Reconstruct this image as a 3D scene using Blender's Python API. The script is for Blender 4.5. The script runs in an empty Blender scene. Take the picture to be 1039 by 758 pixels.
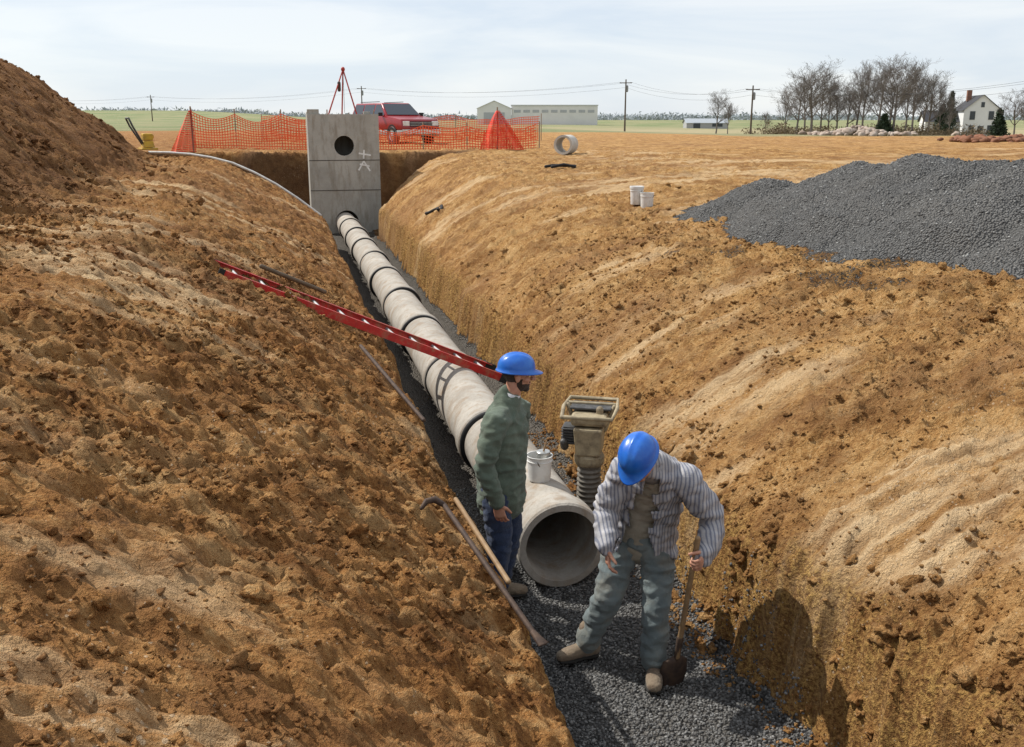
import bpy, math, random
import numpy as np
from mathutils import Vector, Matrix, noise as mnoise
random.seed(4); rng=np.random.default_rng(7)
scene=bpy.context.scene
COL=scene.collection
V3=Vector
# ---------------------------------------------------------------- helpers
def S(a,b,x):
    t=np.clip((x-a)/(b-a),0,1); return t*t*(3-2*t)
def _hash(ix,iy,seed):
    h=(ix.astype(np.int64)*374761393+iy.astype(np.int64)*668265263+seed*974126177)&0xffffffff
    h=((h^(h>>13))*1274126177)&0xffffffff
    h=h^(h>>16)
    return (h&0xffff)/65535.0
def vn(x,y,seed=0):
    ix=np.floor(x);iy=np.floor(y);fx=x-ix;fy=y-iy
    u=fx*fx*(3-2*fx);v=fy*fy*(3-2*fy)
    a=_hash(ix,iy,seed);b=_hash(ix+1,iy,seed);c=_hash(ix,iy+1,seed);d=_hash(ix+1,iy+1,seed)
    return ((a*(1-u)+b*u)*(1-v)+(c*(1-u)+d*u)*v)*2-1
def fbm(x,y,o=4,seed=0,g=.5):
    s=0;a=1;t=0
    for i in range(o):
        an=.6+i*1.1;c,sn=math.cos(an),math.sin(an)
        s=s+a*vn(x*c-y*sn+i*7.3,x*sn+y*c-i*3.1,seed+i*13);t+=a;a*=g;x=x*2.03;y=y*2.03
    return s/t
FX,FY=.225,.9744
def W(r,d,z=0): return V3((FX*d+FY*r,FY*d-FX*r,z))      # station / offset of the site survey line

PA=([-1e4,-6,-2.3,-1.4,0,.7,1.0,1.06,1.12,1.2,2.58,2.64,2.74,3.0,3.8,5,7,10,20,1e4],
    [2.35,2.42,2.4,2.27,1.6,1.14,.92,.80,.18,.03,.03,.12,.70,.90,1.38,1.75,2.03,2.2,2.32,2.35])
PB=([-1e4,-6,-2.3,-1.4,0,.7,1.0,1.06,1.12,1.2,2.58,2.64,2.76,3.3,4.5,5.3,10,1e4],
    [2.35,2.42,2.4,2.27,1.6,1.14,.92,.80,.18,.03,.03,.12,.85,1.35,2.1,2.28,2.35,2.35])
CONES=[(8.0,11.1,2.94),(8.2,9.5,2.96),(8.1,12.8,2.80),(7.5,14.3,2.46),(9.1,8.2,3.10),(9.7,10.3,3.0),(9.4,13.1,2.85),(7.45,9.7,2.50),(8.1,8.3,2.72),(7.7,11.9,2.78),(8.1,10.3,2.88)]
def pile_h(x,y):
    p=np.full(np.shape(x),-9.0)
    for cx,cy,cz in CONES:
        d=np.sqrt((x-cx)**2+(y-cy)**2+.10)
        p=np.maximum(p,cz+.14-.50*d-.4*np.maximum(0,d-1.7))
    return p+.13*fbm(x*1.3,y*1.3,4,91)
def H(x,y,full=False):
    x=np.asarray(x,float);y=np.asarray(y,float)
    wob=.12*fbm(y*.9+x*.2,x*.5,3,5)+.075*fbm(y*4,x*3+1,3,17)+.045*fbm(y*12,x*10,2,18)
    wl=S(0,1.1,x)*(1-S(1.3,1.6,x))*.5; wr=S(2.3,2.55,x)*(1-S(3,4,x))
    xw=x+wob*(wl+wr)
    bl=S(14,26,y)
    z=np.interp(xw,*PA)*(1-bl)+np.interp(xw,*PB)*bl
    z=z+.18*S(2.66,2.8,xw)*(1-S(3.2,4.2,x))*(1-S(4.6,5.4,y+.5*vn(x*2,y*2,3)))
    infl=S(33.2,33.8,y+.25*vn(x*1.3,y*.3,8))
    flat=2.33
    z=z*(1-infl)+flat*infl
    yf=np.where(x<1.2,26.6+(1.2-x)*.465,np.where(x>2.7,29+(x-2.8)*1.3,26))
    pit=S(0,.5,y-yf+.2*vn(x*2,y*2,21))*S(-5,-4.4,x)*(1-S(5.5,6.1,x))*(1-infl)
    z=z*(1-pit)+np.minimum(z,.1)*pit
    # spoil pile left
    hc=np.interp(y,[-6,8,19.5,23.6,27.6,32,35.5],[2.5,3.6,3.68,3.45,3.1,2.1,-.6])+.2*fbm(y*.4,x*.3,2,44)
    sp=2.3+hc-.76*np.sqrt((x+7.2)**2+.3)+.18*fbm(x*.9,y*.9,4,33)
    k=.25
    hmix=np.clip(.5+.5*(sp-z)/k,0,1)*(1-pit)
    spoil=hmix
    z=np.where(sp>z-k, z*(1-hmix)+sp*hmix+k*hmix*(1-hmix), z)
    # gravel heap
    gp=pile_h(x,y)
    gravp=S(-.12,.03,gp-z+.16*fbm(x*3,y*3,4,71,.6))*(S(4,5,x))
    z=np.where(x>4.5,np.maximum(z,gp),z)
    # far landscape
    z=z-1.4*S(25,80,x)*S(50,110,y)*(1-S(260,500,y))-.6*S(90,130,x)*S(100,160,y)*(1-S(260,500,y))
    z=z+.75*S(120,330,y)+5.2*S(300,620,y)*(1-S(-60,60,x))+.5*S(300,600,y)
    # roughness
    trench=S(1.05,1.15,xw)*(1-S(2.6,2.66,xw))*(1-infl)
    soil=(1-trench)*(1-S(60,110,y))*(1-gravp)
    lf=1-S(.5,1.3,x)
    dist=np.sqrt(x*x+y*y)
    patch=S(-.05,.25,fbm(x*.55+3,y*.8,3,55))           # smoother machine-scraped areas
    scr=patch*S(-.15,.2,fbm(x*.6,y*2.6,2,58))*(1-infl)*(1-gravp)*(1-.8*spoil)
    amp=(1-.4*patch)
    d1=.05*fbm(x*.9,y*.9,2,61)+amp*(.045+.012*lf+.05*spoil)*fbm(x*3.1,y*3.1,3,62)
    bill=np.abs(fbm(x*7,y*7,3,63,.6))
    d2=amp*(.095+.03*lf)*(.22-bill)+amp*.036*fbm(x*17,y*17,2,64)
    cl=S(.15,.4,vn(x*8.3,y*8.3,65))*.026*amp+S(.2,.4,vn(x*16.3+y*3,y*15.3,69))*.016*amp
    ph=y*2*math.pi/.17+ .9*x+3*fbm(x*.7,y*.4,2,67)
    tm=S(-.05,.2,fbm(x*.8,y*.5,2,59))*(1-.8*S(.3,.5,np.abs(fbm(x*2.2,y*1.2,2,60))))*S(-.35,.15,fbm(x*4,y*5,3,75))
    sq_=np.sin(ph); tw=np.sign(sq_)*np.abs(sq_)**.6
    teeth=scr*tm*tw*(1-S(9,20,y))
    rill=.030*fbm(x*1.1,y*6,3,68)
    z=z+soil*(d1+(d2+cl)*(1-.4*S(20,40,dist))+.017*teeth+rill*(1-S(25,50,y)))
    z=z+(trench)*(.012*fbm(x*4,y*4,3,80)+.03*S(.45,.8,np.abs(x-1.88)))+gravp*.05*fbm(x*3.5,y*3.5,3,81)
    if not full: return z
    spill=S(.20,.5,fbm(x*1.6,y*1.4,5,77,.65)+.46*np.exp(-((x-5.9)**2/1.3+(y-10.5)**2/9)) -.12)*S(3.8,4.6,x)*(1-S(15,18,y))*(1-S(14,18,x))
    grav=np.maximum(np.maximum(trench,gravp),spill*.46)
    gb=np.where(x<0,105,np.where(x>30,62,85))+12*fbm(x*.02,y*.02,3,95)
    grass=S(-4,4,y-gb)
    grass=np.maximum(grass,S(-4,4,np.abs(x)-np.where(x>0,75,60)+10*vn(x*.03,y*.03,96)))
    dry=S(20,70,x)*(1-S(200,330,y))
    floor_far=trench*S(7.0,8.5,y)
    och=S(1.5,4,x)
    return z,dict(gravel=grav,grass=grass,dry=dry,dust=floor_far,ochre=och,scrape=scr,spoil=spoil,teeth=teeth,heap=gravp,
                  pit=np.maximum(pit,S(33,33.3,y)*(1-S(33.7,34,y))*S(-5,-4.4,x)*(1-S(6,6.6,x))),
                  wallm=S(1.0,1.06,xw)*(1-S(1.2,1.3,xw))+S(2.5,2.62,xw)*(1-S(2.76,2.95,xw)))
def h(x,y): return float(H(np.array([x]),np.array([y]))[0])

# ---------------------------------------------------------------- node helpers
class NT:
    def __init__(s,name):
        s.m=bpy.data.materials.new(name); s.m.use_nodes=True; s.t=s.m.node_tree
        s.b=s.t.nodes['Principled BSDF']; s.b.inputs['Roughness'].default_value=.85
        s.b.inputs['Specular IOR Level'].default_value=.25
    def n(s,typ,ins=None,**p):
        nd=s.t.nodes.new(typ)
        for k,v in p.items(): setattr(nd,k,v)
        for k,v in (ins or {}).items(): s.set(nd.inputs[k],v)
        return nd
    def set(s,inp,v):
        if isinstance(v,bpy.types.NodeSocket): s.t.links.new(v,inp)
        else: inp.default_value=v
    def pos(s): return s.n('ShaderNodeNewGeometry').outputs['Position']
    def obj(s): return s.n('ShaderNodeTexCoord').outputs['Object']
    def noise(s,vec,sc,det=5,ro=.6,out='Fac'): return s.n('ShaderNodeTexNoise',{'Vector':vec,'Scale':sc,'Detail':det,'Roughness':ro}).outputs[out]
    def vor(s,vec,sc,out='Distance',f='F1'): return s.n('ShaderNodeTexVoronoi',{'Vector':vec,'Scale':sc},feature=f).outputs[out]
    def math(s,op,a,b=0,c=False): 
        nd=s.n('ShaderNodeMath',operation=op); nd.use_clamp=c; s.set(nd.inputs[0],a); s.set(nd.inputs[1],b); return nd.outputs[0]
    def ramp(s,fac,st):
        nd=s.n('ShaderNodeValToRGB',{'Fac':fac}); e=nd.color_ramp.elements
        while len(e)<len(st): e.new(.5)
        for el,(p,c) in zip(e,st): el.position=p; el.color=(*c,1) if len(c)==3 else c
        return nd.outputs['Color']
    def mr(s,v,a,b,c=0,d=1): return s.n('ShaderNodeMapRange',{'Value':v,'From Min':a,'From Max':b,'To Min':c,'To Max':d}).outputs[0]
    def mix(s,f,a,b,bt='MIX'):
        nd=s.n('ShaderNodeMix',data_type='RGBA',blend_type=bt)
        def c(v): return v if isinstance(v,bpy.types.NodeSocket) or len(v)==4 else (*v,1)
        s.set(nd.inputs[0],f); s.set(nd.inputs[6],c(a)); s.set(nd.inputs[7],c(b)); return nd.outputs[2]
    def mixf(s,f,a,b):
        nd=s.n('ShaderNodeMix',data_type='FLOAT'); s.set(nd.inputs[0],f); s.set(nd.inputs[2],a); s.set(nd.inputs[3],b); return nd.outputs[0]
    def attr(s,nm): return s.n('ShaderNodeAttribute',attribute_name=nm).outputs['Fac']
    def scale(s,vec,v): return s.n('ShaderNodeVectorMath',{0:vec,1:v},operation='MULTIPLY').outputs[0]
    def bump(s,hh,dist,st=1): 
        s.t.links.new(s.n('ShaderNodeBump',{'Height':hh,'Distance':dist,'Strength':st}).outputs[0],s.b.inputs['Normal'])
    def color(s,c): s.set(s.b.inputs['Base Color'],c if isinstance(c,bpy.types.NodeSocket) or len(c)==4 else (*c,1))

def simple(name,c1,c2=None,sc=8,rough=.8,bump=.0,bsc=60,metal=0,spec=.3,dirt=None):
    m=NT(name); o=m.obj()
    if c2 is None: c2=tuple(v*.75 for v in c1)
    f=m.mr(m.noise(o,sc,5,.65),.35,.65)
    c=m.mix(f,c2,c1)
    if dirt: c=m.mix(m.mr(m.noise(o,sc*.6,6,.7),.48,.68,0,.75),c,dirt)
    m.color(c); m.b.inputs['Roughness'].default_value=rough; m.b.inputs['Metallic'].default_value=metal
    m.b.inputs['Specular IOR Level'].default_value=spec
    if bump: m.bump(m.noise(o,bsc,5,.7),bump)
    return m.m

def soil_material(name):
    m=NT(name); p=m.pos()
    n1=m.noise(p,.7,4,.6); n2=m.noise(p,5,5,.72); n3=m.noise(p,38,4,.75)
    ps=m.scale(p,(.9,5.0,1.0)); n4=m.noise(ps,1.1,6,.7)
    mm=m.math('ADD',m.math('MULTIPLY',n2,.5),m.math('MULTIPLY',n3,.5))
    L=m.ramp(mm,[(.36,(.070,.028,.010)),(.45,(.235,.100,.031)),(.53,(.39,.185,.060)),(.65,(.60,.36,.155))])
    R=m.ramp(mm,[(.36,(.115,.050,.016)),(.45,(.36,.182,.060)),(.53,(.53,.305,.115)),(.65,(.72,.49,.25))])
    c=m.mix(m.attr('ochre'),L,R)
    c=m.mix(m.mr(n1,.42,.66,0,.45),c,(.48,.255,.095))
    c=m.mix(m.mr(n4,.50,.64,0,.45),c,(.65,.43,.20))
    c=m.mix(m.mr(m.noise(p,1.7,4,.65),.49,.59,0,m.mixf(m.attr('ochre'),.55,.35) if False else .5),c,(.18,.078,.027))
    sc=m.math('MULTIPLY',m.attr('scrape'),m.mr(n4,.38,.54))
    pale=m.mix(n3,(.54,.33,.145),(.90,.69,.43))
    c=m.mix(m.math('MULTIPLY',sc,.75),c,pale)
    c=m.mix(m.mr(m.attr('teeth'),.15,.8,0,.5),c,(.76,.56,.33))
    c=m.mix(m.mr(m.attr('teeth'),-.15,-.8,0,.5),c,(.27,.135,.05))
    c=m.mix(m.math('MULTIPLY',m.attr('spoil'),.7),c,m.mix(m.mr(mm,.40,.60),(.055,.024,.011),(.235,.112,.045)))
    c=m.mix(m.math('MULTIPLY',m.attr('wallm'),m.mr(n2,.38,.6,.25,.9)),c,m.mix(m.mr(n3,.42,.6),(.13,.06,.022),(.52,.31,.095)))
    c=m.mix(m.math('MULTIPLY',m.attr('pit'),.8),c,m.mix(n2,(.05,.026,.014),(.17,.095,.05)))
    vc=m.vor(p,26); st=m.math('LESS_THAN',vc,m.mr(n1,.5,.75,.06,.3))
    c=m.mix(m.math('MULTIPLY',st,.55),c,(.68,.53,.36))
    g=m.noise(p,.05,6,.7); g2=m.noise(p,1.5,4,.7)
    c=m.mix(m.mr(m.noise(m.scale(p,(1,2.5,1)),.22,5,.65),.50,.64,0,.4),c,m.mix(g2,(.33,.17,.085),(.22,.11,.05)))
    green=m.mix(g2,(.13,.165,.07),(.22,.25,.12)); tan=m.mix(g2,(.32,.26,.15),(.43,.36,.22))
    gc=m.mix(m.mr(g,.42,.58,0,1),green,m.mix(.5,green,tan)); gc=m.mix(m.math('MULTIPLY',m.attr('dry'),m.mr(g,.3,.6,.45,1)),gc,tan)
    c=m.mix(m.attr('grass'),c,gc)
    cell=m.n('ShaderNodeTexVoronoi',{'Vector':p,'Scale':42.}); cc=m.n('ShaderNodeSeparateColor',{'Color':cell.outputs['Color']}).outputs[0]
    gr=m.ramp(cc,[(0,(.05,.05,.05)),(.5,(.11,.109,.107)),(1,(.23,.227,.22))])
    gr=m.mix(m.mr(cell.outputs['Distance'],.35,.7,0,.65),gr,(.025,.025,.026))
    gr=m.mix(m.mr(n1,.45,.7,0,.4),gr,(.18,.16,.135))
    gr=m.mix(m.math('MULTIPLY',m.attr('heap'),.45),gr,(.20,.195,.185))
    dust=m.mix(n2,(.10,.088,.072),(.21,.18,.145))
    gr=m.mix(m.math('MULTIPLY',m.attr('dust'),.7),gr,dust)
    ga=m.math('ADD',m.attr('gravel'),m.math('MULTIPLY',m.math('SUBTRACT',n3,.5),1.0)); gm=m.mr(ga,.42,.55)
    c=m.mix(gm,c,gr)
    m.color(c); m.b.inputs['Roughness'].default_value=.95; m.b.inputs['Specular IOR Level'].default_value=.12
    hs=m.math('ADD',m.math('MULTIPLY',n3,1.2),m.math('MULTIPLY',n2,1.7))
    hs=m.math('ADD',hs,m.math('MULTIPLY',n4,.9))
    hg=m.math('SUBTRACT',1.2,m.math('MULTIPLY',cell.outputs['Distance'],1.1))
    m.bump(m.mixf(gm,hs,hg),.05)
    return m.m
SOIL=soil_material('soil')

# ---------------------------------------------------------------- ground sheet
def seg(a,b,st): n=max(2,int(round((b-a)/st))); return np.linspace(a,b,n,endpoint=False)
geo=lambda a,b,n: np.geomspace(a,b,n)
xs=np.concatenate([-geo(1600,45,26),seg(-42,-12,.6),seg(-12,-3,.06),seg(-3,.9,.026),seg(.9,1.24,.013),seg(1.24,2.5,.032),seg(2.5,2.92,.012),seg(2.92,6,.028),seg(6,12,.055),seg(12,40,.6),seg(40,300,7),geo(300,2200,24)])
ys=np.concatenate([seg(-25,1.4,.6),seg(1.4,6,.020),seg(6,12,.032),seg(12,20,.055),seg(20,34.5,.08),seg(34.5,60,.5),seg(60,300,5),geo(300,3500,34)])
X,Y=np.meshgrid(xs,ys)
Z,AT=H(X,Y,True)
nx,ny=len(xs),len(ys)
def np_mesh(name,co,faces,mats,smooth=False):
    me=bpy.data.meshes.new(name); k=faces.shape[1]
    me.vertices.add(len(co)); me.vertices.foreach_set('co',np.ascontiguousarray(co,dtype=np.float32).ravel())
    me.loops.add(faces.size); me.loops.foreach_set('vertex_index',faces.astype(np.int32).ravel())
    me.polygons.add(len(faces)); me.polygons.foreach_set('loop_start',np.arange(0,faces.size,k,dtype=np.int32))
    me.polygons.foreach_set('loop_total',np.full(len(faces),k,dtype=np.int32))
    for mt in mats: me.materials.append(mt)
    me.update(calc_edges=True)
    if smooth: me.polygons.foreach_set('use_smooth',np.ones(len(faces),bool))
    ob=bpy.data.objects.new(name,me); COL.objects.link(ob); return ob
idx=np.arange(nx*ny).reshape(ny,nx)
F=np.stack([idx[:-1,:-1],idx[:-1,1:],idx[1:,1:],idx[1:,:-1]],-1).reshape(-1,4)
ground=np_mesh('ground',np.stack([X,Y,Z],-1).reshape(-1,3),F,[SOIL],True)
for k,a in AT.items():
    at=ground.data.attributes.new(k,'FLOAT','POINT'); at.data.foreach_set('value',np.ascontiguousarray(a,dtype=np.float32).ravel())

# ---------------------------------------------------------------- scattered stones / clods
def ico(sub):
    import bmesh
    bm=bmesh.new(); bmesh.ops.create_icosphere(bm,subdivisions=sub,radius=1)
    v=np.array([x.co[:] for x in bm.verts]); f=np.array([[q.index for q in t.verts] for t in bm.faces]); bm.free(); return v,f
def scatter(name,P,sc,mat,sub=2,rough=.28,flat=(.6,1),sink=.3,attrs=None,smooth=False):
    bv,bf=ico(sub); n=len(P)
    vars_=[]
    for k in range(14):
        d=np.array([mnoise.noise(V3(v*1.3)+V3((k*9.1,0,0)))+.6*mnoise.noise(V3(v*3.1)+V3((0,k*5.1,0))) for v in bv])
        vars_.append(bv*(1+rough*2*d)[:,None])
    vars_=np.array(vars_)
    B=vars_[rng.integers(0,14,n)]
    q=rng.normal(size=(n,4)); q/=np.linalg.norm(q,axis=1)[:,None]
    w,x,y,z=q.T
    Rm=np.stack([1-2*(y*y+z*z),2*(x*y-z*w),2*(x*z+y*w),2*(x*y+z*w),1-2*(x*x+z*z),2*(y*z-x*w),2*(x*z-y*w),2*(y*z+x*w),1-2*(x*x+y*y)],-1).reshape(n,3,3)
    B=B*rng.uniform(.55,1.3,(n,1,3))
    B=np.einsum('nij,nkj->nki',Rm,B)
    B[:,:,2]*=rng.uniform(flat[0],flat[1],(n,1))
    B=B*sc[:,None,None]
    B[:,:,2]+=(sc*(.45-sink))[:,None]
    co=(B+P[:,None,:]).reshape(-1,3)
    ff=(bf[None]+(np.arange(n)*len(bv))[:,None,None]).reshape(-1,3)
    ob=np_mesh(name,co,ff,[mat],smooth)
    if attrs:
        for k,v in attrs.items():
            at=ob.data.attributes.new(k,'FLOAT','POINT'); at.data.foreach_set('value',np.repeat(v,len(bv)).astype(np.float32))
    return ob
def cand(n,x0,x1,y0,y1,py=1.6):
    u=rng.random(n)**py; return rng.uniform(x0,x1,n),y0+(y1-y0)*u
def clods(name,spec,med,sg,lo,hi,sub,thr):
    A=[cand(*s_) for s_ in spec]; xx=np.concatenate([a[0] for a in A]); yy=np.concatenate([a[1] for a in A])
    dens=fbm(xx*1.2,yy*1.2,3,66)+.3*rng.normal(size=len(xx)); keep=(dens>thr)
    zz,att=H(xx,yy,True); keep&=(att['gravel']<.4)|((xx>2.4)&(xx<2.7)); keep&=(rng.random(len(xx))>att['scrape']*.7)
    xx,yy,zz=xx[keep],yy[keep],zz[keep]
    sz=np.clip(rng.lognormal(math.log(med),sg,len(xx)),lo,hi)*(1+.05*yy)
    scatter(name,np.stack([xx,yy,zz],-1),sz,SOIL,sub,.42,(.55,.95),.35,{'ochre':att['ochre'][keep],'spoil':att['spoil'][keep]},sub>1)
clods('soil_crumbs',[(52000,-4.5,1.02,1.6,13,1.5),(30000,2.75,8,3,14,1.5),(7000,-9,-1.8,8,30,1.0),(4500,2.4,2.7,3,10,1.0),(1200,1.15,1.3,3,10,1.0)],.0070,.48,.004,.020,1,-.1)
clods('soil_clods',[(3800,-4.5,1.02,1.6,16,1.5),(1500,2.75,9,3,18,1.5),(1800,-9,-1.8,8,30,1.0),(420,2.48,2.68,3,9,1.0),(300,2.7,3.2,3,7,1.0)],.017,.45,.010,.052,3,.12)
# gravel stones
m=NT('crushed_stone'); p=m.pos()
rnd=m.attr('tone'); c=m.ramp(rnd,[(0,(.055,.055,.055)),(.6,(.13,.129,.127)),(.93,(.24,.238,.23)),(1,(.38,.38,.36))])
m.color(m.mix(m.mr(m.noise(p,60,4),.4,.7,0,.4),c,(.18,.16,.135))); CR=m.m
gx=rng.uniform(1.15,2.66,24000); gy=3.2+rng.random(24000)**1.3*5.3
hx=rng.uniform(5,12.5,36000); hy=rng.uniform(6,17,36000)
hz,ha=H(hx,hy,True); kk=ha['gravel']>rng.uniform(.38,1.0,len(hx))
gx=np.concatenate([gx,hx[kk]]);gy=np.concatenate([gy,hy[kk]])
gz=H(gx,gy); gs=np.where(gx<3,rng.uniform(.005,.012,len(gx)),rng.uniform(.007,.016,len(gx)))
scatter('gravel_stones',np.stack([gx,gy,gz],-1),gs,CR,1,.25,(.6,1),.2,{'tone':np.where(gx<3,rng.random(len(gx))*.95,.25+.75*rng.random(len(gx)))})

# ---------------------------------------------------------------- mesh accumulator
class M:
    def __init__(s): s.v=[];s.f=[];s.mi=[]
    def add(s,vs,fs,mi=0):
        o=len(s.v); s.v+= [V3(a) for a in vs]; s.f+=[[i+o for i in q] for q in fs]; s.mi+=[mi]*len(fs); return s
    def box(s,c,size,R=None,mi=0,taper=(1,1)):
        hx,hy,hz=[a/2 for a in size]; vs=[]
        for z in(-1,1):
            t=taper if z>0 else (1,1)
            for x,y in((-1,-1),(1,-1),(1,1),(-1,1)):
                q=V3((x*hx*t[0],y*hy*t[1],z*hz)); 
                if R is not None: q=R@q
                vs.append(q+V3(c))
        return s.add(vs,[(3,2,1,0),(4,5,6,7),(0,1,5,4),(1,2,6,5),(2,3,7,6),(3,0,4,7)],mi)
    def tube(s,pts,rads,side=None,n=14,mi=0,cap='round'):
        pts=[V3(p) for p in pts]; rads=[(r,r) if not isinstance(r,(tuple,list)) else r for r in rads]
        T=[]
        for i in range(len(pts)):
            a=pts[max(0,i-1)];b=pts[min(len(pts)-1,i+1)]; T.append((b-a).normalized())
        P=list(zip(pts,rads,T))
        if cap=='round':
            st=[];en=[]
            for an in(78,55,28):
                k=math.cos(math.radians(an)); d=math.sin(math.radians(an))
                r=min(rads[0]); st.append((pts[0]-T[0]*r*d,(rads[0][0]*k,rads[0][1]*k),T[0]))
                r=min(rads[-1]); en.insert(0,(pts[-1]+T[-1]*r*d,(rads[-1][0]*k,rads[-1][1]*k),T[-1]))
            P=st+P+en
        ref=V3(side) if side is not None else (V3((1,0,0)) if abs(T[0].x)<.8 else V3((0,1,0)))
        vs=[]
        for p,(ra,rb),t in P:
            a=ref-t*ref.dot(t)
            if a.length<1e-4: a=V3((0,0,1))-t*t.z
            a.normalize(); b=t.cross(a)
            if side is None: ref=a
            for k in range(n):
                an=2*math.pi*k/n; vs.append(p+a*ra*math.cos(an)+b*rb*math.sin(an))
        m=len(P); fs=[]
        for i in range(m-1):
            for k in range(n):
                k2=(k+1)%n; fs.append((i*n+k,i*n+k2,(i+1)*n+k2,(i+1)*n+k))
        fs.append(tuple(range(n-1,-1,-1))); fs.append(tuple((m-1)*n+k for k in range(n)))
        return s.add(vs,fs,mi)
    def ell(s,c,r,R=None,mi=0,n=14,m=10):
        vs=[];fs=[]
        for i in range(1,m):
            th=math.pi*i/m
            for k in range(n):
                a=2*math.pi*k/n; q=V3((r[0]*math.sin(th)*math.cos(a),r[1]*math.sin(th)*math.sin(a),r[2]*math.cos(th)))
                if R is not None:q=R@q
                vs.append(q+V3(c))
        t=V3((0,0,r[2]));b=V3((0,0,-r[2]))
        if R is not None:t=R@t;b=R@b
        vs+=[t+V3(c),b+V3(c)]; a=(m-1)*n
        for i in range(m-2):
            for k in range(n): fs.append((i*n+k,(i+1)*n+k,(i+1)*n+(k+1)%n,i*n+(k+1)%n))
        for k in range(n): fs.append((a,k,(k+1)%n)); fs.append((a+1,(m-2)*n+(k+1)%n,(m-2)*n+k))
        return s.add(vs,fs,mi)
    def lathe(s,prof,origin,axis=(0,0,1),n=32,mi=0,closed=False):
        ax=V3(axis).normalized(); a=V3((1,0,0)) if abs(ax.x)<.8 else V3((0,1,0)); a=(a-ax*a.dot(ax)).normalized(); b=ax.cross(a)
        vs=[];fs=[]
        for r,z in prof:
            for k in range(n):
                an=2*math.pi*k/n; vs.append(V3(origin)+ax*z+a*r*math.cos(an)+b*r*math.sin(an))
        m=len(prof); rr=m if closed else m-1
        for i in range(rr):
            j=(i+1)%m
            for k in range(n): fs.append((i*n+k,i*n+(k+1)%n,j*n+(k+1)%n,j*n+k))
        return s.add(vs,fs,mi)
    def build(s,name,mats,parent=None,smooth=False,bevel=0,loc=None,angle=None):
        me=bpy.data.meshes.new(name); me.from_pydata([tuple(a) for a in s.v],[],s.f)
        for mt in mats: me.materials.append(mt)
        me.polygons.foreach_set('material_index',s.mi)
        if smooth: me.polygons.foreach_set('use_smooth',[True]*len(s.f))
        me.update(); ob=bpy.data.objects.new(name,me); COL.objects.link(ob)
        if parent: ob.parent=parent
        if loc is not None: ob.location=loc
        if bevel:
            b=ob.modifiers.new('b','BEVEL'); b.width=bevel; b.segments=2; b.limit_method='ANGLE'; b.angle_limit=math.radians(40)
        if smooth and angle:
            apply(ob); ob.data.polygons.foreach_set('use_smooth',[True]*len(ob.data.polygons)); ob.data.set_sharp_from_angle(angle=math.radians(angle))
        return ob
def apply(ob):
    bpy.context.view_layer.update()
    dg=bpy.context.evaluated_depsgraph_get(); me=bpy.data.meshes.new_from_object(ob.evaluated_get(dg)); ob.modifiers.clear(); ob.data=me
def remesh(ob,vox,sm=4,disp=None,f=.5):
    r=ob.modifiers.new('r','REMESH'); r.mode='VOXEL'; r.voxel_size=vox; r.use_smooth_shade=True
    s=ob.modifiers.new('s','SMOOTH'); s.factor=f; s.iterations=sm
    mats=list(ob.data.materials)
    apply(ob); me=ob.data
    if len(me.materials)<len(mats):
        me.materials.clear(); [me.materials.append(x) for x in mats]
    me.polygons.foreach_set('use_smooth',[True]*len(me.polygons))
    if disp:
        nr=[v.normal.copy() for v in me.vertices]
        for v,n_ in zip(me.vertices,nr): v.co=v.co+n_*disp(v.co,n_)
        me.update()
    return ob
def empty(name,loc=(0,0,0),rz=0):
    e=bpy.data.objects.new(name,None); COL.objects.link(e); e.location=loc; e.rotation_euler=(0,0,rz); e.empty_display_size=.2; return e

# ---------------------------------------------------------------- concrete
def concrete(name,c1,c2,stain,sc=1.5,bump=.006):
    m=NT(name); p=m.pos()
    f=m.mr(m.noise(p,sc,5,.65),.35,.65); c=m.mix(f,c1,c2)
    st=m.noise(m.scale(p,(3,3,.7)),2.2,5,.7); c=m.mix(m.mr(st,.48,.68,0,.75),c,stain)
    c=m.mix(m.mr(m.noise(p,40,4,.7),.5,.75,0,.35),c,tuple(v*.5 for v in c1))
    m.color(c); m.b.inputs['Roughness'].default_value=.9
    m.bump(m.math('ADD',m.noise(p,30,4,.7),m.math('MULTIPLY',f,.4)),bump); return m.m
PIPEC=concrete('pipe_concrete',(.43,.395,.345),(.30,.27,.23),(.26,.185,.12),2.5)
MANC=concrete('manhole_concrete',(.45,.43,.375),(.33,.315,.275),(.25,.215,.165),1.2)
DARK=simple('dark_rubber',(.02,.02,.02),(.012,.012,.012),rough=.6)
STEEL=simple('rusty_steel',(.10,.065,.045),(.05,.035,.03),sc=20,rough=.7,metal=.3,bump=.002)

PX=1.85
def pipe_profile():
    ri=.262; L=2.44
    return [(.262,.06),(.272,.0),(.318,.0),(.330,.018),(.330,.20),(.318,.26),(.296,.33),(.292,L-.05),(.280,L-.04),(.280,L),(ri,L)]
y=6.36;i=0
while y<30.2:
    a=M().lathe(pipe_profile(),(0,0,0),(0,1,0),n=64,closed=True)
    ob=a.build('concrete_pipe',[PIPEC],smooth=True,angle=30)
    ob.location=(PX+random.uniform(-.01,.01),y,.362+random.uniform(-.006,.006)); ob.rotation_euler=(0,random.uniform(0,6),random.uniform(-.003,.003))
    if i>0:
        g=M().lathe([(.285,-.045),(.321,-.03),(.321,-.002),(.285,-.001)],(0,0,0),(0,1,0),n=48,closed=True).build('joint_gasket',[DARK],ob,smooth=True)
    y+=2.44;i+=1
LC=concrete('light_concrete',(.58,.56,.51),(.46,.44,.40),(.36,.32,.26),2.5)
a=M().lathe([(.225,0),(.29,0),(.29,.7),(.225,.7)],(0,-.42,0),(0,1,0),n=48,closed=True)
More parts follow.
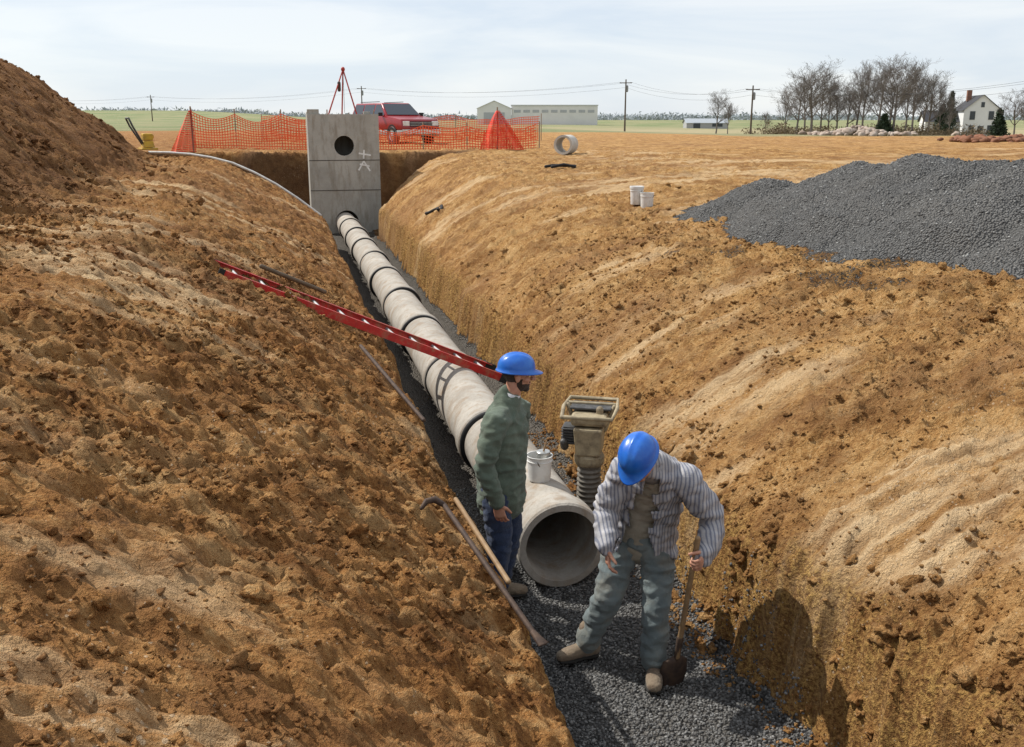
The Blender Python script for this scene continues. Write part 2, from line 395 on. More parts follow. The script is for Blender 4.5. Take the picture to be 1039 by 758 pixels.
ob=a.build('spare_pipe_section',[LC],smooth=True,angle=30); sx,sy=8.6,29.8; ob.location=(sx,sy,h(sx,sy)+.30); ob.rotation_euler=(0,0,math.radians(-32))

# ---------------------------------------------------------------- manhole box
mh=empty('concrete_manhole_structure',(1.9,31.15,0))
def boolbox():
    b=M().box((0,0,1.78),(2.08,1.5,3.5)).build('chamber_walls',[MANC],mh)
    def cut(o):
        bo=b.modifiers.new('x','BOOLEAN'); bo.operation='DIFFERENCE'; bo.object=o; bo.solver='EXACT'; apply(b); bpy.data.objects.remove(o)
    cut(M().box((0,0,1.72),(1.7,1.12,3.1)).build('t',[MANC],mh))
    for z,r in((2.62,.29),(.37,.345)):
        cc=M(); cc.lathe([(r,0),(r,1.0)],(0,-1.2,z),(0,1,0),n=48); n=48
        cc.f.append(list(range(n-1,-1,-1))); cc.f.append(list(range(n,2*n))); cc.mi+=[0,0]
        cut(cc.build('t',[MANC],mh))
    bv=b.modifiers.new('b','BEVEL'); bv.width=.015; bv.limit_method='ANGLE'; bv.segments=2
boolbox()
g=M()
for z in(1.32,2.20): g.box((0,-.752,z),(2.09,.012,.022))
g.build('joint_seal',[simple('joint_dark',(.10,.09,.075))],mh)
g=M(); g.box((-.86,-.5,3.60),(.34,.3,.14)).box((.72,-.45,3.57),(.2,.2,.08)).box((-.98,0,3.57),(.1,1.2,.07))
g.build('lifting_blocks',[MANC],mh,bevel=.01)
g=M(); yy_=-.755
def stroke(a,b,w=.024):
    global yy_
    yy_-=.0015
    a=V3((a[0],yy_,a[1]));b=V3((b[0],yy_,b[1]));d=(b-a).normalized();n_=V3((d.z,0,-d.x))*w
    g.add([a-n_,b-n_,b+n_,a+n_],[(0,1,2,3)])
stroke((.42,2.40),(.78,2.34));stroke((.58,2.50),(.56,2.24));stroke((.56,2.17),(.40,1.90));stroke((.56,2.17),(.74,1.88));stroke((.44,2.08),(.73,2.02))
g.build('chalk_mark',[simple('chalk',(.85,.84,.79))],mh)
g=M(); 
for k in range(5): g.tube([(-.55,-.45,.9+k*.3),(-.25,-.45,.9+k*.3)],[.012,.012],n=6)
g.build('step_irons',[STEEL],mh)
tp=empty('rescue_tripod',(2.0,31.1,3.53)); REDM=simple('red_enamel',(.45,.05,.035),(.3,.04,.03),rough=.5)
g=M()
for p in((-.5,-.42,.0),(.32,-.5,.0),(-.05,.5,.0)): g.tube([p,(0,0,1.30)],[.022,.02],n=8)
g.ell((0,0,1.3),(.06,.06,.07)); g.build('legs',[REDM],tp,smooth=True)
g=M().tube([(0,0,1.26),(0,0,.05)],[.006,.006],n=5); g.tube([(-.14,-.12,.9),(-.14,-.12,.7)],[.05,.05],n=8); g.build('winch_and_cable',[STEEL],tp)

# ---------------------------------------------------------------- ladder
def ladder(A,B,width):
    e=empty('red_ladder'); A=V3(A);B=V3(B); d=(B-A).normalized(); s=V3((0,1,0)); s=(s-d*s.dot(d)).normalized(); nrm=d.cross(s); L=(B-A).length
    R=Matrix((d,s,nrm)).transposed(); mid=(A+B)/2
    RED=simple('fibreglass_red',(.56,.035,.03),(.40,.03,.028),sc=14,rough=.45,dirt=(.34,.2,.12)); AL=simple('aluminium',(.45,.45,.44),(.3,.3,.3),metal=.4,rough=.5)
    g=M()
    for q in(-1,1):
        c=mid+s*q*width/2
        g.box(c,(L,.008,.085),R); g.box(c+s*q*-.014+nrm*.0385,(L,.028,.008),R); g.box(c+s*q*-.014-nrm*.0385,(L,.028,.008),R)
    g.build('rails',[RED],e)
    g=M(); n=int(L/.305)
    for i in range(n):
        c=A+d*(.2+i*.305); g.tube([c-s*width/2,c+s*width/2],[.017,.017],n=8,cap=None)
    g.build('rungs',[AL],e)
    g=M()
    for q in(-1,1):
        c=B+s*q*width/2; g.box(c,(.14,.02,.1),R)
        c=A+s*q*width/2; g.box(c,(.06,.014,.095),R)
    g.build('feet',[simple('black_rubber',(.03,.03,.03))],e)
ladder((-.66,10.1,h(-.66,10.1)+.07),(2.36,10.98,.47),.42)

# ---------------------------------------------------------------- loose tools
def rod(name,a,b,r,mat,lift=.03,parent=None,n=2):
    pts=[V3((a[0]+(b[0]-a[0])*t,a[1]+(b[1]-a[1])*t,0)) for t in np.linspace(0,1,n+1)]
    for p in pts: p.z=h(p.x,p.y)+lift
    zs=[p.z for p in pts]
    for i in range(1,n): pts[i].z=(zs[i-1]+zs[i]+zs[i+1])/3+.02
    return M().tube(pts,[r]*len(pts),n=8).build(name,[mat],parent,smooth=True)
def hmax(x,y): return float(H(x+np.linspace(-.08,.08,7)[:,None],y+np.linspace(-.08,.08,7)[None,:]).max())
def straight(name,a,b,r,mat,parent=None,lift=.02):
    A=V3((*a,hmax(*a)+lift));B=V3((*b,hmax(*b)+lift)); k=0
    for t in np.linspace(.1,.9,9):
        q=A.lerp(B,t); k=max(k,h(q.x,q.y)+r-q.z)
    A.z+=k;B.z+=k
    M().tube([A,A.lerp(B,.5),B],[r]*3,n=8).build(name,[mat],parent,smooth=True); return A,B
WOOD=simple('ash_wood',(.30,.195,.10),(.20,.12,.06),sc=12,rough=.6); 
e=empty('pry_bar'); A,B=straight('shaft',(.80,5.18),(1.05,4.1),.015,STEEL,e)
M().tube([A,A+V3((-.05,.02,.03)),A+V3((-.10,.0,.03)),A+V3((-.13,-.02,-.0))],[.016,.022,.018,.012],n=8).build('claw',[STEEL],e,smooth=True)
M().tube([B,B+V3((.03,-.08,-.02))],[.016,(.03,.006)],n=8).build('chisel_end',[STEEL],e,smooth=True)
def shovel(parent,A,B):
    A=V3(A);B=V3(B);d=(B-A).normalized()
    M().tube([A,(A+B)/2,B],[.017,.016,.018],n=10).build('handle',[WOOD],parent,smooth=True)
    s=V3((0,0,1)).cross(d); 
    if s.length<.1: s=V3((1,0,0))
    s.normalize(); n_=d.cross(s); vs=[];fs=[]
    rows=[(0,.03,.018),(.04,.10,.03),(.12,.115,.028),(.2,.105,.018),(.26,.07,.008),(.3,.012,0)]
    for l,w,dp in rows:
        for k in range(7):
            u=k/3-1; vs.append(B+d*l+s*w*u*.8+n_*(dp*(u*u)-dp*.5))
    for i in range(5):
        for k in range(6): fs.append((i*7+k,i*7+k+1,(i+1)*7+k+1,(i+1)*7+k))
    g=M().add(vs,fs); ob=g.build('blade',[STEEL],parent,smooth=True); so=ob.modifiers.new('s','SOLIDIFY'); so.thickness=.004
    M().tube([B-d*.14,B+d*.06],[.021,(.02,.012)],side=s,n=10).build('socket',[STEEL],parent,smooth=True)
straight('wooden_tool_handle',(.93,5.55),(1.02,4.5),.015,WOOD)
straight('steel_digging_bar',(.66,9.3),(1.0,7.45),.018,STEEL)
straight('timber_stake',(-.25,10.75),(.42,11.3),.024,simple('weathered_wood',(.16,.12,.08)))
rod('white_plastic_pipe',(-3.3,27.75),(.95,26.0),.032,simple('pvc_white',(.66,.65,.61),(.5,.48,.45)),.09,n=8)
g=M(); zz0=h(6.4,22.9)
g.tube([(6.1,22.9,zz0+.03),(6.3,23.0,zz0+.05),(6.6,22.85,zz0+.05),(6.85,23,zz0+.03)],[.035]*4,n=10).tube([(6.2,22.7,zz0+.03),(6.5,22.75,zz0+.08),(6.75,22.7,zz0+.03)],[.035]*3,n=10)
g.build('black_drain_hose',[DARK],smooth=True)
g=M(); pts=[(3.35+.15*math.sin(k*.5),21.8+k*.13,h(3.35+.15*math.sin(k*.5),21.8+k*.13)+.03) for k in range(9)]
g.tube(pts,[.035]*9,n=8).build('black_drain_hose',[DARK],smooth=True)
WH=simple('white_plastic',(.74,.74,.72),(.62,.61,.58),rough=.4,dirt=(.45,.38,.28),sc=6)
def bucket(name,loc,r=.145,hh=.34,lid=False,rz=0):
    e=empty(name,loc,rz)
    g=M().lathe([(0,.0),(r*.86,0),(r*.88,.01),(r*.97,hh*.78),(r*1.04,hh*.79),(r*1.04,hh*.81),(r*.985,hh*.82),(r,hh*.97),(r*1.05,hh*.975),(r*1.05,hh),(r*.97,hh),(r*.94,hh*.8),(r*.84,.015),(0,.015)],(0,0,0),n=40)
    g.build('shell',[WH],e,smooth=True,angle=40)
    if lid: M().lathe([(0,hh+.012),(r*.9,hh+.012),(r*.95,hh+.02),(r*1.08,hh+.018),(r*1.08,hh-.02),(r*1.06,hh-.02)],(0,0,0),n=40).build('lid',[WH],e,smooth=True,angle=40)
    pts=[(r*1.05*math.cos(a),-.02-.02*math.sin(a),hh*.85-.55*r*math.sin(a)*1.2) for a in np.linspace(0,math.pi,12)]
    M().tube(pts,[.0035]*12,n=5).build('wire_handle',[STEEL],e)
    return e
for bx,by,l in((5.97,16.30,True),(6.07,16.06,False)): bucket('white_bucket',(bx,by,h(bx,by)-.01),r=.115,hh=.29,lid=l,rz=bx*3)
e=bucket('white_bucket',(PX-.02,6.98,.650),r=.098,hh=.20,rz=1.0)
e2=empty('joint_lubricant_tin',(PX+.01,6.98,.80)); M().lathe([(0,0),(.055,0),(.055,.075),(.05,.08),(0,.078)],(0,0,0),n=28).build('tin',[simple('tin_metal',(.55,.55,.52),metal=.7,rough=.35)],e2,smooth=True,angle=30)
M().tube([(.0,.0,.07),(.03,.02,.15)],[.008,.006],n=6).build('brush_handle',[WOOD],e2,smooth=True)

# ---------------------------------------------------------------- tamping rammer
rm=empty('tamping_rammer',(2.36,7.38,.03),math.radians(-25))
BEI=simple('dusty_cream_paint',(.40,.33,.21),(.25,.20,.125),sc=14,rough=.6,dirt=(.12,.09,.065)); BEL=simple('bellows_grey',(.20,.18,.15),(.12,.105,.085),sc=15,rough=.75); GRY=simple('engine_grey',(.12,.115,.11),(.05,.05,.05),sc=30,rough=.55,metal=.4)
g=M().box((0,-.0,.03),(.27,.34,.05)).box((0,.0,.075),(.2,.24,.05)); g.build('shoe',[GRY],rm,bevel=.015)
prof=[];z=.12
for k in range(11):
    prof+=[(.078,z),(.1,z+.012),(.1,z+.024),(.078,z+.036)];z+=.042
g=M().lathe([(.09,.10)]+prof+[(.10,z),(.10,z+.02)],(0,0,0),n=32); g.build('bellows',[BEL],rm,smooth=True)
g=M(); g.lathe([(.0,z-.02),(.115,z-.02),(.125,z+.02),(.125,z+.06),(.10,z+.10),(.0,z+.10)],(0,0,0),n=24)
g.box((0,0,z+.2),(.20,.24,.24),taper=(1.2,1.2)); g.box((.0,.14,z+.2),(.16,.1,.16)); g.build('crankcase',[BEI],rm,bevel=.018)
g=M(); g.box((-.15,0,z+.24),(.12,.15,.15)); 
for k in range(6): g.box((-.15,0,z+.185+k*.023),(.15,.19,.008))
g.tube([(-.2,-.05,z+.14),(-.2,-.12,z+.2)],[.035,.03],n=10).build('engine_fins',[GRY],rm,bevel=.003)
g=M(); g.box((0,.02,z+.38),(.30,.26,.1)).tube([(.08,-.02,z+.42),(.08,-.02,z+.46)],[.03,.03],n=14); g.build('fuel_tank',[BEI],rm,bevel=.03)
g=M(); zt=z+.47; P=[(-.2,-.22,zt-.03),(.2,-.22,zt-.03),(.22,.0,zt),(.2,.24,zt+.01),(-.2,.24,zt+.01),(-.22,.0,zt),(-.2,-.22,zt-.03)]
g.tube(P,[.017]*7,n=10); g.tube([(-.19,.05,zt),(-.12,.02,z+.28)],[.018,.02],n=8).tube([(.19,.05,zt),(.12,.02,z+.28)],[.018,.02],n=8)
g.tube([(-.2,.12,zt),(.2,.12,zt)],[.014,.014],n=8); g.build('handle_frame',[BEI],rm,smooth=True)
g=M().box((0,.1,zt-.015),(.34,.22,.02)); g.build('guard_plate',[GRY],rm,bevel=.006)

# ---------------------------------------------------------------- people
SKIN=NT('skin'); o=SKIN.obj(); SKIN.color(SKIN.mix(SKIN.mr(SKIN.noise(o,30,5),.35,.65),(.42,.20,.13),(.52,.28,.19))); SKIN.b.inputs['Roughness'].default_value=.55; SKIN.b.inputs['Subsurface Weight'].default_value=.05; SKIN=SKIN.m
def cloth(name,c1,c2,sc=6,dirt=None,weave=260):
    m=NT(name); o=m.obj(); c=m.mix(m.mr(m.noise(o,sc,6,.6),.35,.65),c1,c2)
    if dirt: c=m.mix(m.mr(m.noise(o,5,6,.65),.5,.7,0,.6),c,dirt)
    m.color(c); m.b.inputs['Roughness'].default_value=.95; m.b.inputs['Sheen Weight'].default_value=.15
    m.bump(m.math('ADD',m.noise(o,weave,3),m.math('MULTIPLY',m.noise(o,22,5,.6),2)),.005); return m.m
HAIR=cloth('dark_hair',(.035,.022,.015),(.06,.04,.028),60)
GREEN=cloth('green_jacket',(.090,.118,.088),(.13,.162,.12),4)
WHITET=cloth('white_tshirt',(.72,.72,.72),(.6,.6,.6))
DENIM=cloth('dark_denim',(.025,.04,.085),(.045,.065,.12),8)
FADED=cloth('faded_work_jeans',(.115,.145,.15),(.185,.215,.21),7,dirt=(.23,.20,.15))
BEIGET=cloth('beige_tshirt',(.40,.35,.27),(.32,.28,.21),7)
BOOT=cloth('dusty_boot',(.17,.12,.08),(.27,.21,.145),12)
SOLE=simple('boot_sole',(.03,.028,.025))
m=NT('blue_hardhat'); m.color(m.mix(m.mr(m.noise(m.obj(),12,5),.4,.7),(.010,.11,.50),(.03,.17,.56))); m.b.inputs['Roughness'].default_value=.3; m.b.inputs['Specular IOR Level'].default_value=.5; BLUE=m.m
m=NT('striped_shirt'); st=m.attr('stripe'); o=m.obj()
w=m.n('ShaderNodeMath',operation='SINE'); m.set(w.inputs[0],m.math('MULTIPLY',st,2*math.pi/.020)); w2=m.n('ShaderNodeMath',operation='SINE'); m.set(w2.inputs[0],m.math('MULTIPLY',st,2*math.pi/.060))
c=m.mix(m.mr(w.outputs[0],-.1,.5),(.36,.355,.37),(.17,.18,.225)); c=m.mix(m.mr(w2.outputs[0],.5,.8,0,.5),c,(.50,.48,.47)); c=m.mix(m.mr(m.noise(o,6,5),.5,.75,0,.35),c,(.30,.265,.22))
m.color(c); m.b.inputs['Roughness'].default_value=.95; m.bump(m.noise(o,30,5),.006); STRIPE=m.m
EYEW=simple('eye_white',(.7,.68,.65)); EYED=simple('eye_iris',(.03,.02,.015))

def wr(amp,sc,seed,lim=None):
    def f(co,n_):
        q=V3((co.x*sc+seed,co.y*sc,co.z*sc*1.7))
        a=1-abs(mnoise.noise(q))*2.4; b=mnoise.noise(q*2.3)
        return amp*(a*.8+b*.5)
    return f
def head(root,c,fw,up,hat=True,beard=True):
    fw=V3(fw).normalized(); up=V3(up); rt=fw.cross(up).normalized(); up=rt.cross(fw).normalized()
    R=Matrix((rt,fw,up)).transposed(); c=V3(c); X=lambda p: R@V3(p)+c
    g=M()
    g.ell(X((0,-.012,.035)),(.077,.097,.095),R); g.ell(X((0,.022,-.045)),(.060,.066,.066),R); g.ell(X((0,.062,-.088)),(.030,.026,.026),R)
    g.tube([X((0,.084,.022)),X((0,.108,-.012)),X((0,.114,-.022))],[.010,.014,.015],n=10)
    g.ell(X((-.012,.098,-.024)),(.010,.012,.009),R).ell(X((.012,.098,-.024)),(.010,.012,.009),R)
    g.tube([X((-.045,.068,.034)),X((0,.084,.032)),X((.045,.068,.034))],[.012,.013,.012],n=8)
    for q in(-1,1):
        g.ell(X((q*.040,.052,-.018)),(.030,.030,.026),R); g.ell(X((q*.080,-.008,.0)),(.009,.020,.033),R)
    g.tube([X((-.024,.078,-.050)),X((0,.088,-.049)),X((.024,.078,-.050))],[.006,.009,.006],n=8)
    g.tube([X((-.02,.076,-.062)),X((0,.085,-.062)),X((.02,.076,-.062))],[.006,.009,.006],n=8)
    ob=g.build('head',[SKIN,HAIR],root); remesh(ob,.0050,3)
    Ri=R.inverted()
    for p in ob.data.polygons:
        q=Ri@(p.center-c)
        hair=(q.y<-.012 and q.z>-.045 and abs(q.x)<.0815 and not(abs(q.x)>.068 and abs(q.z)<.036 and q.y>-.03)) or q.z>.07
        bd=beard and ((q.z<-.048 and q.y>-.01) or (q.z<-.015 and -.008<q.y<.028 and abs(q.x)<.074)) and not(abs(q.z+.056)<.010 and abs(q.x)<.022 and q.y>.075)
        bd=bd or (beard and -.045<q.z<-.036 and q.y>.07 and abs(q.x)<.03)
        p.material_index=1 if (hair or bd) else 0
    g=M()
    for q in(-1,1):
        g.ell(X((q*.032,.074,.010)),(.013,.012,.009),R,0); g.ell(X((q*.032,.0845,.010)),(.0055,.003,.0055),R,1)
    g.build('eyes',[EYEW,EYED],root,smooth=True)
    if hat:
        vs=[];fs=[];n=48;rows=12
        z0=.040
        for i in range(rows+1):
            th=math.pi/2*i/rows
            for k in range(n):
                a=2*math.pi*k/n; cx,cy=math.sin(a),math.cos(a)
                rx,ry=.104,.127; r=math.sin(th)**.92; zz=z0+.112*math.cos(th)**.85
                x_=rx*cx*r;y_=ry*cy*r-.010
                rid=.006*math.exp(-(x_/.016)**2)*(1 if i<rows-1 else 0)+.004*math.exp(-((abs(x_)-.045)/.012)**2)*(1 if i<rows-2 else 0)
                vs.append(X((x_,y_,zz+rid)))
        def ring(ex,ef,zz):
            for k in range(n):
                a=2*math.pi*k/n; cx,cy=math.sin(a),math.cos(a); f_=max(0,cy)**1.5
                vs.append(X(((.104+ex)*cx,(.127+ex+ef*f_)*cy-.010,z0+zz-.010*f_)))
        ring(.009,.042,-.006); ring(.010,.046,-.010); ring(.006,.042,-.014); ring(-.004,0,-.004)
        tot=rows+5
        for i in range(tot-1):
            for k in range(n): fs.append((i*n+k,i*n+(k+1)%n,(i+1)*n+(k+1)%n,(i+1)*n+k))
        M().add(vs,fs).build('hard_hat',[BLUE],root,smooth=True)
    return X
def hand(root,name,wrist,d,palm,thumb,curl=.5):
    d=V3(d).normalized(); palm=V3(palm); palm=(palm-d*palm.dot(d)).normalized(); th=d.cross(palm).normalized()
    if th.dot(V3(thumb))<0: th=-th
    w=V3(wrist); g=M()
    g.tube([w-d*.03,w+d*.01,w+d*.05,w+d*.09],[(.027,.021),(.030,.020),(.040,.017),(.042,.014)],side=th,n=14)
    for k,(off,L,r) in enumerate([(.031,.072,.0092),(.0105,.082,.0096),(-.0105,.076,.0092),(-.031,.060,.0082)]):
        p=w+d*.085+th*off; dirv=(d+th*off*1.6).normalized(); pts=[p-dirv*.02,p]; rr=[r*1.1,r*1.1]
        for j,fr in enumerate((.45,.32,.25)):
            ang_=curl*(.5+.75*j); dv=(dirv*math.cos(ang_)+palm*math.sin(ang_)).normalized(); p=p+dv*L*fr; pts.append(p); rr.append(r*(1-.1*j))
        g.tube(pts,rr,n=8)
    p=w+d*.025+th*.024; a1=(d*.55+th*.75+palm*.25)*.038; a2=(d*.8+th*.2+palm*(.3+curl*.4)); g.tube([p,p+a1,p+a1+a2*.032,p+a1+a2*.056],[.015,.0125,.0105,.0085],n=8)
    ob=g.build(name,[SKIN],root); remesh(ob,.0042,2); return ob
def boot(root,name,ankle,fwd):
    a=V3(ankle); f=V3(fwd); f.z=0; f.normalize(); s=V3((f.y,-f.x,0)); b=V3((a.x,a.y,0))
    g=M(); g.tube([a+V3((0,0,.10)),a,b+V3((0,0,.055))-f*.01],[.056,.052,.045],n=14)
    g.tube([b-f*.055+V3((0,0,.055)),b+f*.04+V3((0,0,.060)),b+f*.12+V3((0,0,.050)),b+f*.175+V3((0,0,.040))],[(.038,.045),(.044,.05),(.052,.040),(.045,.033)],side=s,n=16)
    ob=g.build(name,[BOOT],root); remesh(ob,.008,3,wr(.002,30,3))
    M().tube([b-f*.06+V3((0,0,.014)),b+f*.03+V3((0,0,.014)),b+f*.12+V3((0,0,.014)),b+f*.185+V3((0,0,.016))],[(.042,.016),(.042,.016),(.056,.016),(.045,.015)],side=s,n=18).build(name+'_sole',[SOLE],root,smooth=True)

# worker 1 : standing, facing right -------------------------------
ZF=.05
O=W(0,6.3,ZF); w1=empty('construction_worker',O,math.radians(-13))
f=V3((.92,-.39,0)); s=V3((-.39,-.92,0))
g=M()
g.tube([(-.072,0,.80),(-.072,0,.90),(-.068,0,1.03),(-.06,0,1.18),(-.05,0,1.31),(-.04,0,1.41),(-.03,0,1.465),(-.01,0,1.51)],[(.182,.156),(.180,.154),(.172,.150),(.182,.152),(.190,.146),(.165,.118),(.100,.085),(.062,.062)],side=s,n=20)
RS=V3((-.03,0,1.405))+s*.185; LS=V3((-.03,0,1.405))-s*.185
rarm=[RS,V3((-.150,-.235,1.25)),V3((-.180,-.255,1.11)),V3((-.142,-.270,1.0)),V3((-.100,-.260,.885))]
g.tube([RS-s*.07]+rarm,[.075,.080,.070,.064,.056,.048],n=14)
larm=[LS,LS+V3((0,.05,-.15)),LS+V3((-.03,.06,-.29)),LS+V3((-.03,.03,-.40)),LS+V3((-.02,.0,-.51))]
g.tube([LS+s*.07]+larm,[.075,.080,.070,.064,.056,.048],n=14)
g.tube([(-.045,0,1.47),(-.012,0,1.535)],[.085,.070],n=16)
ob=g.build('jacket',[GREEN],w1); remesh(ob,.009,4,wr(.016,8.5,4))
M().tube([(-.072,0,.755),(-.072,0,.80),(-.072,0,.95)],[(.174,.150),(.177,.152),(.165,.135)],side=s,n=24,cap=None).build('tshirt_hem',[WHITET],w1,smooth=True)
M().tube([(-.025,0,1.49),(-.002,-.0,1.555)],[.070,.0635],n=20,cap=None).build('tshirt_collar',[WHITET],w1,smooth=True)
g=M(); P=V3((-.072,0,.90)); RH=P+s*.088; LH=P-s*.088
g.tube([P+V3((0,0,.06)),P+V3((0,0,-.05))],[(.155,.125),(.160,.132)],side=s,n=18)
g.tube([RH,(-.095,-.10,.70),(-.080,-.105,.50),(-.112,-.105,.30),(-.135,-.11,.10)],[.105,.095,.078,.072,.068],n=14)
g.tube([LH,(-.03,.095,.70),(-.01,.11,.50),(-.05,.12,.30),(-.09,.13,.10)],[.105,.095,.078,.072,.068],n=14)
ob=g.build('jeans',[DENIM],w1); remesh(ob,.010,4,wr(.010,9,9))
boot(w1,'right_boot',(-.135,-.11,.1),(.75,-.65,0)); boot(w1,'left_boot',(-.09,.13,.1),(.95,.2,0))
M().tube([(-.02,0,1.46),(.005,0,1.56),(.018,0,1.62)],[.060,.056,.054],n=18).build('neck',[SKIN],w1,smooth=True)
head(w1,(.035,0,1.672),(.98,.14,-.06),(0.03,0,1))
hand(w1,'right_hand',V3((-.097,-.259,.868)),V3((.22,.02,-.97)),V3((.3,.95,0)),V3((1,-.1,0)),.55)
hand(w1,'left_hand',larm[-1]+V3((.002,0,-.02)),V3((.0,-.05,-.95)),V3((.3,-.95,0)),V3((1,.1,0)),.55)

# worker 2 : bent over, leaning on a shovel ------------------------
O=W(0,5.5,ZF); w2=empty('construction_worker',O,math.radians(-13))
f=V3((-.35,-.93,0)); s=V3((-.93,.35,0))
spine=[(.79,.11,.78),(.79,.10,.90),(.80,.05,1.04),(.815,-.04,1.18),(.825,-.12,1.29),(.80,-.19,1.375),(.765,-.25,1.42)]
g=M(); g.tube(spine,[(.165,.125),(.165,.125),(.160,.122),(.172,.122),(.172,.112),(.115,.085),(.066,.06)],side=s,n=20)
ob=g.build('tshirt',[BEIGET],w2); remesh(ob,.010,4,wr(.010,9,14))
RS=V3((.82,-.15,1.325))+s*.175; LS=V3((.82,-.15,1.325))-s*.175
ra=[RS,V3((.600,-.075,1.20)),V3((.565,-.055,1.07)),V3((.553,-.15,.985)),V3((.552,-.235,.93))]
la=[LS,V3((1.085,-.205,1.19)),V3((1.155,-.18,1.06)),V3((1.135,-.27,.97)),V3((1.075,-.35,.915))]
g=M(); rr=[(.215,.160),(.205,.152),(.194,.146),(.198,.144),(.196,.130),(.140,.105),(.085,.075)]
g.tube([(.80,.11,.725)]+spine,[(.225,.168)]+rr,side=s,n=22)
g.tube([RS-s*.07]+ra,[.078,.080,.076,.070,.062,.053],n=14); g.tube([LS+s*.07]+la,[.078,.080,.076,.070,.062,.053],n=14)
ob=g.build('striped_shirt',[STRIPE],w2); remesh(ob,.009,4,wr(.021,7.5,23))
me=ob.data
import bmesh
bm=bmesh.new(); bm.from_mesh(me); lay=bm.verts.layers.float.new('stripe'); c0=V3((.80,.05,0)); sq=s*.86+f*.5
sp=[V3(q) for q in spine]
for v in bm.verts: v[lay]=(v.co-c0).dot(sq)+.014*mnoise.noise(v.co*6)
dele=[]
for fc in bm.faces:
    c=fc.calc_center_median(); fr=min(sp,key=lambda q:abs(q.z-c.z)); rel=c-V3((fr.x,fr.y,c.z)); lat=rel.dot(s)
    open_=.035+.05*max(0,min(1,(1.3-c.z)/.5)); 
    if rel.dot(f)>.03 and -open_-.02+.012*math.sin(c.z*22)<lat<open_+.012*math.sin(c.z*17+1) and c.z<1.36: dele.append(fc)
    elif c.z<.735+.016*math.sin(lat*25): dele.append(fc)
bmesh.ops.delete(bm,geom=dele,context='FACES'); bm.to_mesh(me); bm.free()
so=ob.modifiers.new('s','SOLIDIFY'); so.thickness=.006; so.offset=1
M().tube([(.80,-.2,1.36),(.765,-.265,1.43)],[(.092,.08),(.078,.066)],side=s,n=18,cap=None).build('shirt_collar',[STRIPE],w2,smooth=True)
g=M(); P=V3((.79,.11,.86)); RH=V3((.705,.14,.83)); LH=V3((.875,.08,.83))
g.tube([P+V3((0,0,.06)),P+V3((0,0,-.04))],[(.160,.120),(.165,.130)],side=s,n=18)
g.tube([RH,(.645,.07,.66),(.585,.0,.475),(.53,.06,.29),(.478,.11,.12)],[.108,.100,.082,.076,.072],n=14)
g.tube([LH,(.885,.0,.66),(.875,-.085,.475),(.868,-.10,.29),(.866,-.115,.12)],[.108,.100,.082,.076,.073],n=14)
ob=g.build('work_jeans',[FADED],w2); remesh(ob,.009,4,wr(.017,8,31))
boot(w2,'right_boot',(.475,.112,.1),(-.9,-.32,0)); boot(w2,'left_boot',(.866,-.118,.1),(-.12,-1,0))
M().tube([(.79,-.21,1.37),(.745,-.29,1.435),(.712,-.345,1.47)],[.060,.056,.054],n=18).build('neck',[SKIN],w2,smooth=True)
head(w2,(.700,-.385,1.498),(-.42,-.58,-.70),(-.43,-.59,.69),True,False)
hand(w2,'right_hand',V3((.552,-.245,.92)),V3((.0,-.35,-.93)),V3((.9,0,0)),V3((0,-.9,.3)),.6)
shovel(w2,(1.04,-.385,1.03),(.985,-.22,.20))
hand(w2,'left_hand',V3((1.085,-.345,.915)),V3((-.35,-.85,-.25)),V3((-.9,.3,0)),V3((0,0,1)),1.5)

# ---------------------------------------------------------------- orange safety fence
m=NT('orange_netting'); m.color((.80,.13,.045)); m.b.inputs['Roughness'].default_value=.6; NET=m.m
m=NT('red_netting'); m.color((.80,.07,.04)); NETR=m.m
POST=simple('fence_post',(.30,.22,.15))
def net(name,pts,hgt,mat,sp=.10,sw=.030,sag=.16,seed=1):
    e=empty(name); pts=[V3(p) for p in pts]; g=M(); L=0; U=[]
    for a,b in zip(pts,pts[1:]):
        n=max(2,int((b-a).length/sp))
        for i in range(n): U.append((a.lerp(b,i/n),i/n,L+(b-a).length*i/n))
        L+=(b-a).length
    rows=int(hgt/sp)
    def P(k,j):
        p,t,l=U[k]; sg=sag*math.sin(math.pi*t)*(j/rows)+.18*mnoise.noise(V3((l*.6,j*.1,seed)))*(j/rows)
        q=V3((p.x,p.y,p.z+hgt*j/rows-sg)); q.y+=.14*mnoise.noise(V3((l*.9,j*.25,seed+5)))
        return q
    for j in range(rows+1):
        for k in range(len(U)-1):
            a=P(k,j);b=P(k+1,j); w=V3((0,0,sw/2)); g.add([a-w,b-w,b+w,a+w],[(0,1,2,3)])
    o_=V3((0,.003,0))
    for k in range(len(U)-1):
        d=(U[k+1][0]-U[k][0]).normalized()*sw/2
        for j in range(rows):
            a=P(k,j)+o_;b=P(k,j+1)+o_; g.add([a-d,a+d,b+d,b-d],[(0,1,2,3)])
    g.build('netting',[mat],e)
    g=M()
    for p in pts: g.tube([p+V3((0,.03,-.1)),p+V3((0,.03,hgt+.12))],[.022,.022],n=6)
    g.build('posts',[POST],e)
fp=lambda u,d: (lambda w_:(w_.x,w_.y,h(w_.x,w_.y)+.02))(W(u,d))
net('orange_safety_fence',[fp(r,36.5+.4*math.sin(r)) for r in(-11.6,-10,-8.2,-6.6,-5.0)],1.25,NET,sag=.25)
net('orange_safety_fence',[fp(r,36.5+.4*math.sin(r)) for r in(-5.0,-3.2,-1.6,-.2,1.0)],.80,NET,seed=4,sag=.12)
net('orange_safety_fence',[fp(-12.8,52),fp(-8,50),fp(-3,54),fp(1.5,52)],1.2,NET,seed=9)
